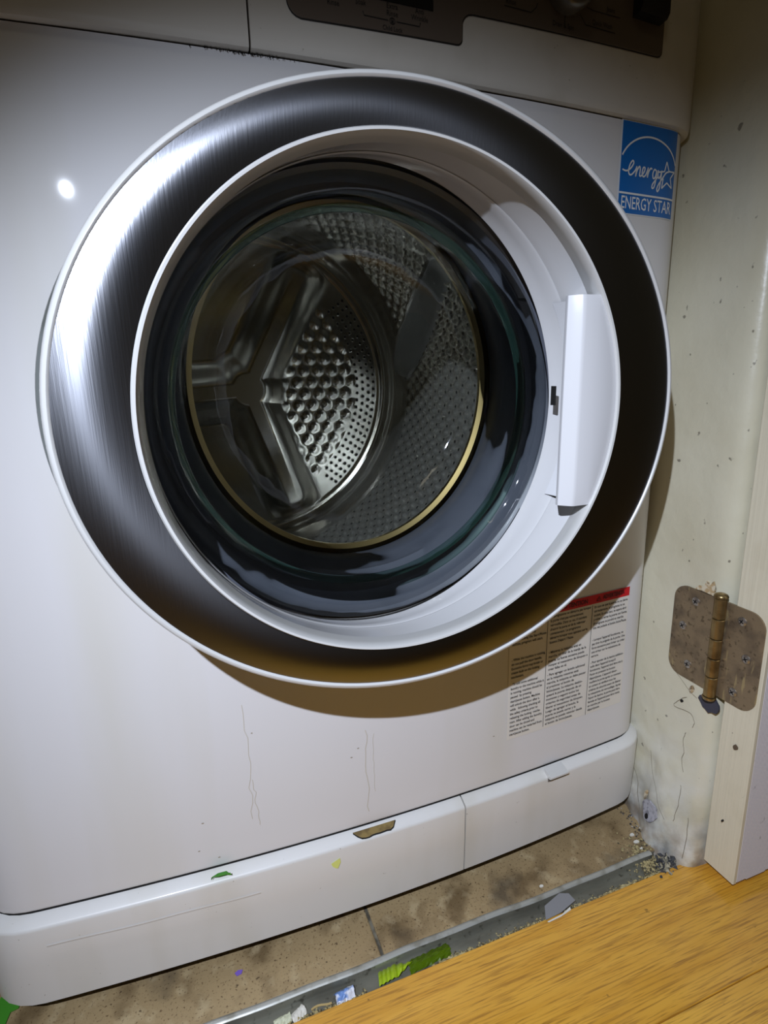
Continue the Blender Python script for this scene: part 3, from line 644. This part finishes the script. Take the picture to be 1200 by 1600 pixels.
# moulded bezel behind the door, its shaded side put into the grey
loft('door_bezel', [(0.2085, 0.1855, 0.016, cx-0.001, cz), (0.2090, 0.1850, 0.0015, cx-0.001, cz), (0.2075, 0.1835, -0.0045, cx-0.001, cz), (0.2035, 0.1800, -0.0065, cx, cz), (0.170, 0.165, -0.004, cx, cz), (0.160, 0.1600, 0.004, cx, cz)], mat('bezel_shade_grey', lin((118, 122, 120)), 0.35, spots=[(40, 0.5, 0.7, lin((80, 82, 74)), 0.6, 4)]), wm)
body = loft('door', [(0.1885, 0.1695, -0.0758, cx, cz), (0.1890, 0.1700, -0.0772, cx, cz), (0.1900, 0.1710, -0.0779, cx, cz), (0.1912, 0.1722, -0.0777, cx, cz), (0.1924, 0.1733, -0.0766, cx, cz), (0.1932, 0.1741, -0.0745, cx, cz),
       (0.1935, 0.1744, -0.0710, cx, cz), (0.1925, 0.1735, -0.0560, cx, cz), (0.188, 0.170, -0.030, cx, cz), (0.182, 0.166, -0.010, cx, cz), (0.172, 0.1625, -0.0045, cx, cz), (0.158, 0.157, -0.0060, -0.0, cz), (0.150, 0.153, -0.0120, -0.003, 0.4464)], LIP, wm)
IX, IZ = 0.0018, 0.4463
ring = []
for i in range(0, 11):
    t = i/10; ring.append((0.1889+(0.1508-0.1889)*t, 0.1699+(0.1478-0.1699)*t, -0.0768-0.0008*t-0.0016*math.sin(PI*t), cx+(IX-cx)*t, cz+(IZ-cz)*t))
ring.append((0.1506, 0.1476, -0.070, IX, IZ))
loft('steel_ring', ring, BRUSH, body, n=220)
loft('inner_lip', [(0.1508, 0.1478, -0.0740, IX, IZ), (0.1504, 0.1474, -0.0778, IX, IZ), (0.1494, 0.1465, -0.0790, IX, IZ), (0.1480, 0.1453, -0.0788, IX, IZ), (0.1472, 0.1447, -0.0768, IX, IZ), (0.1476, 0.1452, -0.0700, 0.003, 0.446), (0.1488, 0.1466, -0.060, cx, cz)], LIP, body, n=220)
GA, GB, GX, GZ = 0.1415, 0.1500, -0.0045, 0.4464
def mixp(t, y):
    return (0.1488+(GA+0.0015-0.1488)*t, 0.1466+(GB+0.0015-0.1466)*t, y, cx+(GX-cx)*t, cz+(GZ-cz)*t)
loft('funnel', [mixp(0, -0.0605), mixp(0.16, -0.0535), mixp(0.32, -0.0465), mixp(0.46, -0.0400), mixp(0.47, -0.0385)], FUN, body, n=220)
loft('glass_retainer', [(lambda p: (p[0]-0.0004, p[1]-0.0004)+p[2:])(mixp(0.455, -0.0400)), (lambda p: (p[0]-0.0012, p[1]-0.0010)+p[2:])(mixp(0.50, -0.0375)), mixp(0.7, -0.0300), mixp(0.88, -0.0235), mixp(1.0, -0.0190)], FUN, body, n=220)
# handle plate bridging the funnel
bm = bmesh.new()
def hx(z): t = (z-IZ)/0.1474; return IX+0.1506*math.sqrt(max(0, 1-t*t))
rows = []
for i in range(25):
    t = i/24; z = 0.3785+(0.5145-0.3785)*t
    xl = 0.1120+0.0006*t; bulge = 0.0
    e = min(1, t*14, (1-t)*14); e = math.sqrt(e)
    xr = hx(z)-0.0003
    f = -0.0766-0.0006*e
    rows.append([(xl+0.026, -0.034, z), (xl+0.0002, -0.0675, z), (xl+0.0001, -0.0700, z), (xl+0.0012, -0.0712, z), (xl+0.0062, f+0.0006, z), (xl+0.0072, f, z), (xl+0.0090, f-0.0003, z), (xl+0.018, f-0.0004, z), (xr-0.0015, -0.0772, z), (xr-0.0002, -0.0764, z), (xr, -0.0740, z), (xr-0.004, -0.055, z), (xr-0.008, -0.034, z)])
grid(bm, rows, closed=True, cap0=True, cap1=True)
obj('door_handle', bm, mat('handle_plastic', lin((222, 222, 224)), 0.30, coat=0.35), body, smooth=True)
boxo('slot_or_tab_shade', (0.1276, 0.1286, -0.0408, -0.036, 0.4445, 0.4580), GAP, body)
# glass bowl
def P5(r, y, t): return (r, r, y, GX+t*0.0145, GZ+t*0.0166)
gb = [(GA-0.001, GB-0.001, -0.0185, GX, GZ), (0.1385, 0.1440, -0.0200, GX, GZ), (0.1330, 0.1350, -0.0190, GX+0.001, GZ), P5(0.1300, -0.0150, 0.1), P5(0.1285, -0.008, 0.1), P5(0.1272, 0.004, 0.15), P5(0.1285, 0.012, 0.2), P5(0.1262, 0.020, 0.25), P5(0.1240, 0.030, 0.35), P5(0.1225, 0.042, 0.45), P5(0.1195, 0.054, 0.6), P5(0.1150, 0.064, 0.75), P5(0.1060, 0.073, 0.9), P5(0.090, 0.080, 1), P5(0.060, 0.086, 1), P5(0.030, 0.0885, 1), P5(0.002, 0.089, 1)]
loft('glass_bowl', gb, GLASS, body, n=200, cap1=True)
TEAL = glassmat('green_edge_highlight', (0.55, 0.75, 0.68, 1), 0.05, 1.5, lin((70, 112, 100)), 0.15)
loft('glass_shoulder_highlight', [(0.1300, 0.1300, -0.0030, GX+0.002, GZ+0.001), (0.1292, 0.1292, -0.0045, GX+0.002, GZ+0.001), (0.1280, 0.1280, -0.0040, GX+0.002, GZ+0.001), (0.1268, 0.1268, 0.0010, GX+0.003, GZ+0.001), (0.1262, 0.1262, 0.0040, GX+0.003, GZ+0.001), (0.1268, 0.1268, 0.0046, GX+0.003, GZ+0.001)], TEAL, body, n=200)  # added teal band, the bowl shoulder's highlights are put into its colour
# ---- gasket
gk = [(0.158, 0.158, 0.0005, 0, cz), (0.154, 0.155, -0.0030, 0, cz), (0.1500, 0.1520, 0.000, 0, cz), (0.1490, 0.1510, 0.010, 0, cz), (0.1460, 0.1480, 0.016, 0.001, 0.447), (0.1420, 0.1440, 0.018, 0.001, 0.447), (0.1405, 0.1425, 0.024, 0.002, 0.448), (0.1425, 0.1440, 0.030, 0.003, 0.450), (0.1400, 0.1405, 0.038, 0.005, 0.454), (0.1350, 0.1420, 0.044, 0.006, 0.455), (0.1320, 0.1410, 0.052, 0.008, 0.458), (0.1310, 0.1415, 0.062, 0.009, 0.460), (0.1330, 0.1450, 0.076, 0.010, 0.461)]
loft('door_gasket', gk, RUB, wm, n=200)
# ---- drum
DX, DZ, DRR = -0.03, 0.455, 0.225
dm = empty('drum'); dm.parent = wm
loft('drum_rim', [(0.1345, 0.1465, 0.082, 0.010, 0.461), (0.1300, 0.1430, 0.079, 0.010, 0.461), (0.1282, 0.1410, 0.0765, 0.010, 0.461), (0.1242, 0.1370, 0.0785, 0.010, 0.461), (0.1246, 0.1374, 0.083, 0.010, 0.461), (0.135, 0.145, 0.087, 0.008, 0.461), (0.180, 0.180, 0.094, -0.01, 0.459), (0.220, 0.220, 0.100, DX, DZ), (DRR, DRR, 0.108, DX, DZ)], mat('drum_rim_warm_reflection', lin((196, 172, 116)), 0.28, 1.0), dm, n=200)  # stainless rim with its warm reflection put into the base colour
def inlat(u, v, pu, pv):
    """distance to nearest node of a staggered lattice (in metres)"""
    best = 9
    j0 = math.floor(v/pv)
    for j in (j0, j0+1):
        uu = u/pu-0.5*(j % 2); i0 = round(uu); d = math.hypot((uu-i0)*pu, v-j*pv); best = min(best, d)
    return best
# side wall, dense where seen
th = [math.radians(a) for a in range(100, 264, 6)]
fine = []; a = math.radians(-100)
while a < math.radians(98): fine.append(a); a += 0.0021/DRR
allth = fine + th
ysd = [0.108]+[0.112+0.0024*i for i in range(0, 126)]
ysd = [y for y in ysd if y < 0.412]+[0.412, 0.416]
bm = bmesh.new(); rows = []
PU, PV = 0.0168, 0.0150
for y in ysd:
    row = []
    for a in allth:
        r = DRR
        u = a*DRR
        if -1.75 < a < 1.7 and 0.125 < y < 0.400:
            d = inlat(u, y, PU, PV); r -= 0.0042*sm(0.0078, 0.0018, d)*(0.8+0.2*noise1(round(u/PU), round(y/PV)))
        row.append((DX+r*math.cos(a), y, DZ+r*math.sin(a)))
    rows.append(row)
grid(bm, rows, closed=True); obj('drum_wall', bm, mat('drum_wall_steel', lin((226, 224, 216)), 0.24, 0.88), dm, smooth='all')
# back plate with three smooth raised arms
arms = [math.radians(-72), math.radians(62), math.radians(184)]
def bpy_y(x, z):
    dx, dz = x-DX, z-DZ; r = math.hypot(dx, dz); y = 0.450
    m_ = 0
    for t in arms:
        al = dx*math.cos(t)+dz*math.sin(t); ac = -dx*math.sin(t)+dz*math.cos(t)
        wd = 0.046
        k = sm(wd, wd*0.15, abs(ac))*sm(-0.05, 0.0, al)
        m_ = max(m_, k)
    m_ = max(m_, sm(0.060, 0.02, r))
    y -= 0.026*m_*sm(0.205, 0.17, r)+0.0
    ang = math.degrees(math.atan2(dz, dx))
    if m_ < 0.15 and r < 0.160 and -72 < ang < 62:
        y -= 0.0022*sm(0.0095, 0.002, inlat(x, z, 0.021, 0.0165))*(1-m_/0.15)
    if r > 0.196:
        t = (r-0.196)/(DRR-0.196); y -= 0.034*t**2.2+0.0016*math.sin(t*14)
    return y
bm = bmesh.new(); rows = []
NA = 460
for i in range(116):
    r = 0.001+(DRR-0.001)*i/115; row = []
    for k in range(NA):
        a = 2*PI*k/NA; x, z = DX+r*math.cos(a), DZ+r*math.sin(a); row.append((x, bpy_y(x, z), z))
    rows.append(row)
grid(bm, rows, closed=True, cap0=True); obj('back_plate', bm, DRUM, dm, smooth='all')
# perforations: rim + dark centre
bmr, bmd = bmesh.new(), bmesh.new()
def perf(c, n_, u_, r):
    c, n_, u_ = Vector(c), Vector(n_).normalized(), Vector(u_); v_ = n_.cross(u_); k = 10
    rows = [[tuple(c+n_*h+(u_*math.cos(2*PI*i/k)+v_*math.sin(2*PI*i/k))*rr) for i in range(k)] for rr, h in ((r*1.5, 0), (r*1.2, 0.0006), (r, 0.0002))]
    grid(bmr, rows, closed=True)
    bmd.faces.new([bmd.verts.new(tuple(c+n_*0.0002+(u_*math.cos(2*PI*i/k)+v_*math.sin(2*PI*i/k))*r)) for i in range(k)])
# on the wall between the bumps
j = 0
v = 0.127
while v < 0.40:
    jj = round(v/PV)
    for i in range(-26, 26):
        u = (i+0.5*(jj % 2)+0.5)*PU; a = u/DRR
        if not (-1.7 < a < 1.65): continue
        n_ = (-math.cos(a), 0, -math.sin(a)); perf((DX+(DRR-0.0003)*math.cos(a), jj*PV, DZ+(DRR-0.0003)*math.sin(a)), n_, (0, 1, 0), 0.0016)
    v += PV
for k, r in enumerate((0.164, 0.173, 0.182, 0.190)):
    nn = int(2*PI*r/0.0105)
    for i in range(nn):
        a = 2*PI*(i+0.5*(k % 2))/nn; x, z = DX+r*math.cos(a), DZ+r*math.sin(a)
        da = min(abs((a-t+PI) % (2*PI)-PI) for t in arms)
        if da < 0.36 or not (-72 < math.degrees((a+PI) % (2*PI)-PI) < 62): continue
        perf((x, bpy_y(x, z)-0.0004, z), (0, -1, 0), (1, 0, 0), 0.0021)
obj('perforation_rims', bmr, DRUM, dm, smooth='all', kind='stuff'); obj('perforations', bmd, DRUMD, dm, kind='stuff')
# lifters
def lifter(a0, a1):
    bm = bmesh.new(); rows = []
    for i in range(23):
        t = i/22; y = 0.150+(0.405-0.150)*t; a = math.radians(a0+(a1-a0)*t); e = math.sin(PI*min(1, max(0, t*1.0)))**0.45 if 0 < t < 1 else 0
        h = 0.004+0.040*e; row = []
        for da, hh in ((-0.085, 0), (-0.055, 0.15), (-0.025, 0.8), (-0.010, 0.98), (0.010, 0.98), (0.025, 0.8), (0.055, 0.15), (0.085, 0)):
            rr = DRR+0.001-h*hh; row.append((DX+rr*math.cos(a+da), y, DZ+rr*math.sin(a+da)))
        rows.append(row)
    grid(bm, rows, closed=True, cap0=True, cap1=True); return obj('lifter', bm, LIFT, dm, smooth=True)
lifter(42, 4); lifter(-78, -116); lifter(162, 124)

# ------------------------------------------------------------------ loose scraps
def crumple(name, cx, cy, cz, lx, ly, h, ang, m, label, cat, nx=14, ny=8, amp=0.0012, parent=None, fold=0):
    bm = bmesh.new(); rows = []; c_, s_ = math.cos(ang), math.sin(ang)
    for i in range(nx+1):
        row = []
        for j in range(ny+1):
            u, v = (i/nx-0.5)*lx, (j/ny-0.5)*ly
            u += 0.06*lx*(noise1(j, i*0+3)-0.5)*(1 if i in (0, nx) else 0); v += 0.12*ly*(noise1(i, 7)-0.5)*(1 if j in (0, ny) else 0)
            z = h*(1-abs(2*j/ny-1)**2)+amp*(noise1(i*1.7, j*2.3+cx*10)-0.3)+fold*0.5*(1+math.sin(i*1.3))*0.001
            row.append((cx+u*c_-v*s_, cy+u*s_+v*c_, cz+z))
        rows.append(row)
    grid(bm, rows)
    o = obj(name, bm, m, parent, label=label, cat=cat)
    md = o.modifiers.new('thickness', 'SOLIDIFY'); md.thickness = 0.0003; return o
def flake(name, pts, z, m, label, cat, th=0.0005, tilt=(0, 0), group=None):
    bm = bmesh.new(); cx_ = sum(p[0] for p in pts)/len(pts); cy_ = sum(p[1] for p in pts)/len(pts)
    A = [bm.verts.new((x, y, z+(x-cx_)*tilt[0]+(y-cy_)*tilt[1])) for x, y in pts]; B = [bm.verts.new(Vector(v.co)+Vector((0, 0, th))) for v in A]
    bm.faces.new(A[::-1]); bm.faces.new(B)
    for i in range(len(A)): j = (i+1) % len(A); bm.faces.new((A[i], A[j], B[j], B[i]))
    return obj(name, bm, m, None, label=label, cat=cat, group=group)
# lime wrapper: sealed crimped end and flared foil body
bm = bmesh.new(); rows = []
for i in range(17):
    t = i/16
    x = -0.0235+0.0300*t
    if t < 0.45: yw = 0.0062-0.0006*t; zz = 0.0012*(i % 2)
    else: yw = 0.0060*(1-(t-0.45)/0.55)+0.0010; zz = 0.0010*math.sin(i*1.9)
    row = []
    for j in range(7):
        v = j/6-0.5
        row.append((x+0.003*v, -0.0500+v*2*yw+0.10*(x+0.0235), -0.0025+zz+0.0018*(1-4*v*v)+0.003*v*-1))
    rows.append(row)
grid(bm, rows); o = obj('foil_wrapper', bm, LIME, None, label='torn lime green foil wrapper with crimped end in the edging channel', cat='wrapper')
md = o.modifiers.new('thickness', 'SOLIDIFY'); md.thickness = 0.0003
crumple('clear_wrapper', 0.0220, -0.0475, -0.0052, 0.038, 0.0105, 0.0022, 0.06, LIMEG, 'clear olive green film scrap lying right of the lime foil wrapper', 'wrapper', amp=0.0010)
crumple('candy_wrapper', -0.0520, -0.0500, -0.0050, 0.0150, 0.0095, 0.0045, 0.05, BLUEW, 'crumpled pale blue and white wrapper in the channel', 'wrapper', 10, 7, 0.0016)
crumple('paper_scrap', -0.0890, -0.0500, -0.0052, 0.0120, 0.0080, 0.0028, 0.5, CHIPW, 'rounded white paper scrap in the channel, nearer the blue wrapper', 'paper', 8, 6, 0.0008)
crumple('paper_scrap', -0.1010, -0.0500, -0.0052, 0.0130, 0.0075, 0.0018, 0.15, mat('greenish_paper', lin((214, 216, 186)), 0.7), 'torn pale greenish paper scrap at the bottom edge of the photo', 'paper', 8, 6, 0.0012)
flake('plastic_shard', [(0.1290, -0.0590), (0.1360, -0.0475), (0.1560, -0.0418), (0.1640, -0.0450), (0.1650, -0.0530), (0.1460, -0.0580)], 0.0010, GREYP, 'grey pointed plastic shard leaning across the edging strip', 'shard', 0.0006, (0.0, 0.0))
flake('paint_flake', [(0.1300, -0.0602), (0.1460, -0.0592), (0.1570, -0.0560), (0.1560, -0.0585), (0.1440, -0.0606), (0.1310, -0.0612)], 0.0002, CHIPW, 'long white flake under the grey plastic shard', 'flake', 0.0006)
bm = bmesh.new(); n = 6
grid(bm, [[(-0.0790+0.016*t, -0.0512+0.001*math.sin(5*t)+0.0008*math.cos(a), -0.0035+0.0008*math.sin(a)) for a in [2*PI*i/n for i in range(n)]] for t in [k/6 for k in range(7)]], closed=True, cap0=True, cap1=True)
obj('twig', bm, TWIG, None, label='short pale twig left of the blue wrapper', cat='twig')
tp = [(-0.330, 0.022), (-0.2975, 0.020), (-0.2960, 0.028), (-0.2910, 0.029), (-0.2890, 0.040), (-0.2960, 0.044), (-0.3060, 0.043), (-0.3080, 0.030), (-0.3300, 0.030)]
flake('masking_tape', tp, 0.0008, GREEN, 'green masking tape scrap under the front left corner of the machine', 'tape', 0.0006, (0, 0.0))
flake('wax_fleck', [(-0.1315, -0.0050), (-0.1285, -0.0035), (-0.1250, -0.0045), (-0.1262, -0.0072), (-0.1300, -0.0078)], 0.0002, PURP, 'small purple fleck on the left tile', 'fleck', 0.0006)
for i, (x, y, r, lb) in enumerate(((0.2680, -0.0130, 0.0022, 'white paint flake on the tile near the wall foot, deepest of four'), (0.2655, -0.0215, 0.0026, 'wide flat white paint flake on the tile, second from the wall corner'), (0.2640, -0.0300, 0.0018, 'small white paint flake on the tile nearest the edging strip end'), (0.1460, -0.0290, 0.0016, 'tiny white flake on the right tile above the grey plastic shard'))):
    flake('paint_flake', [(x+r*(1+0.5*noise1(k, i))*math.cos(2*PI*k/7), y+0.6*r*(1+0.5*noise1(k, i+4))*math.sin(2*PI*k/7)) for k in range(7)], 0.0002, CHIPW, lb, 'flake', 0.0010, group='white paint flakes on the tiles')
bpy.context.view_layer.update()
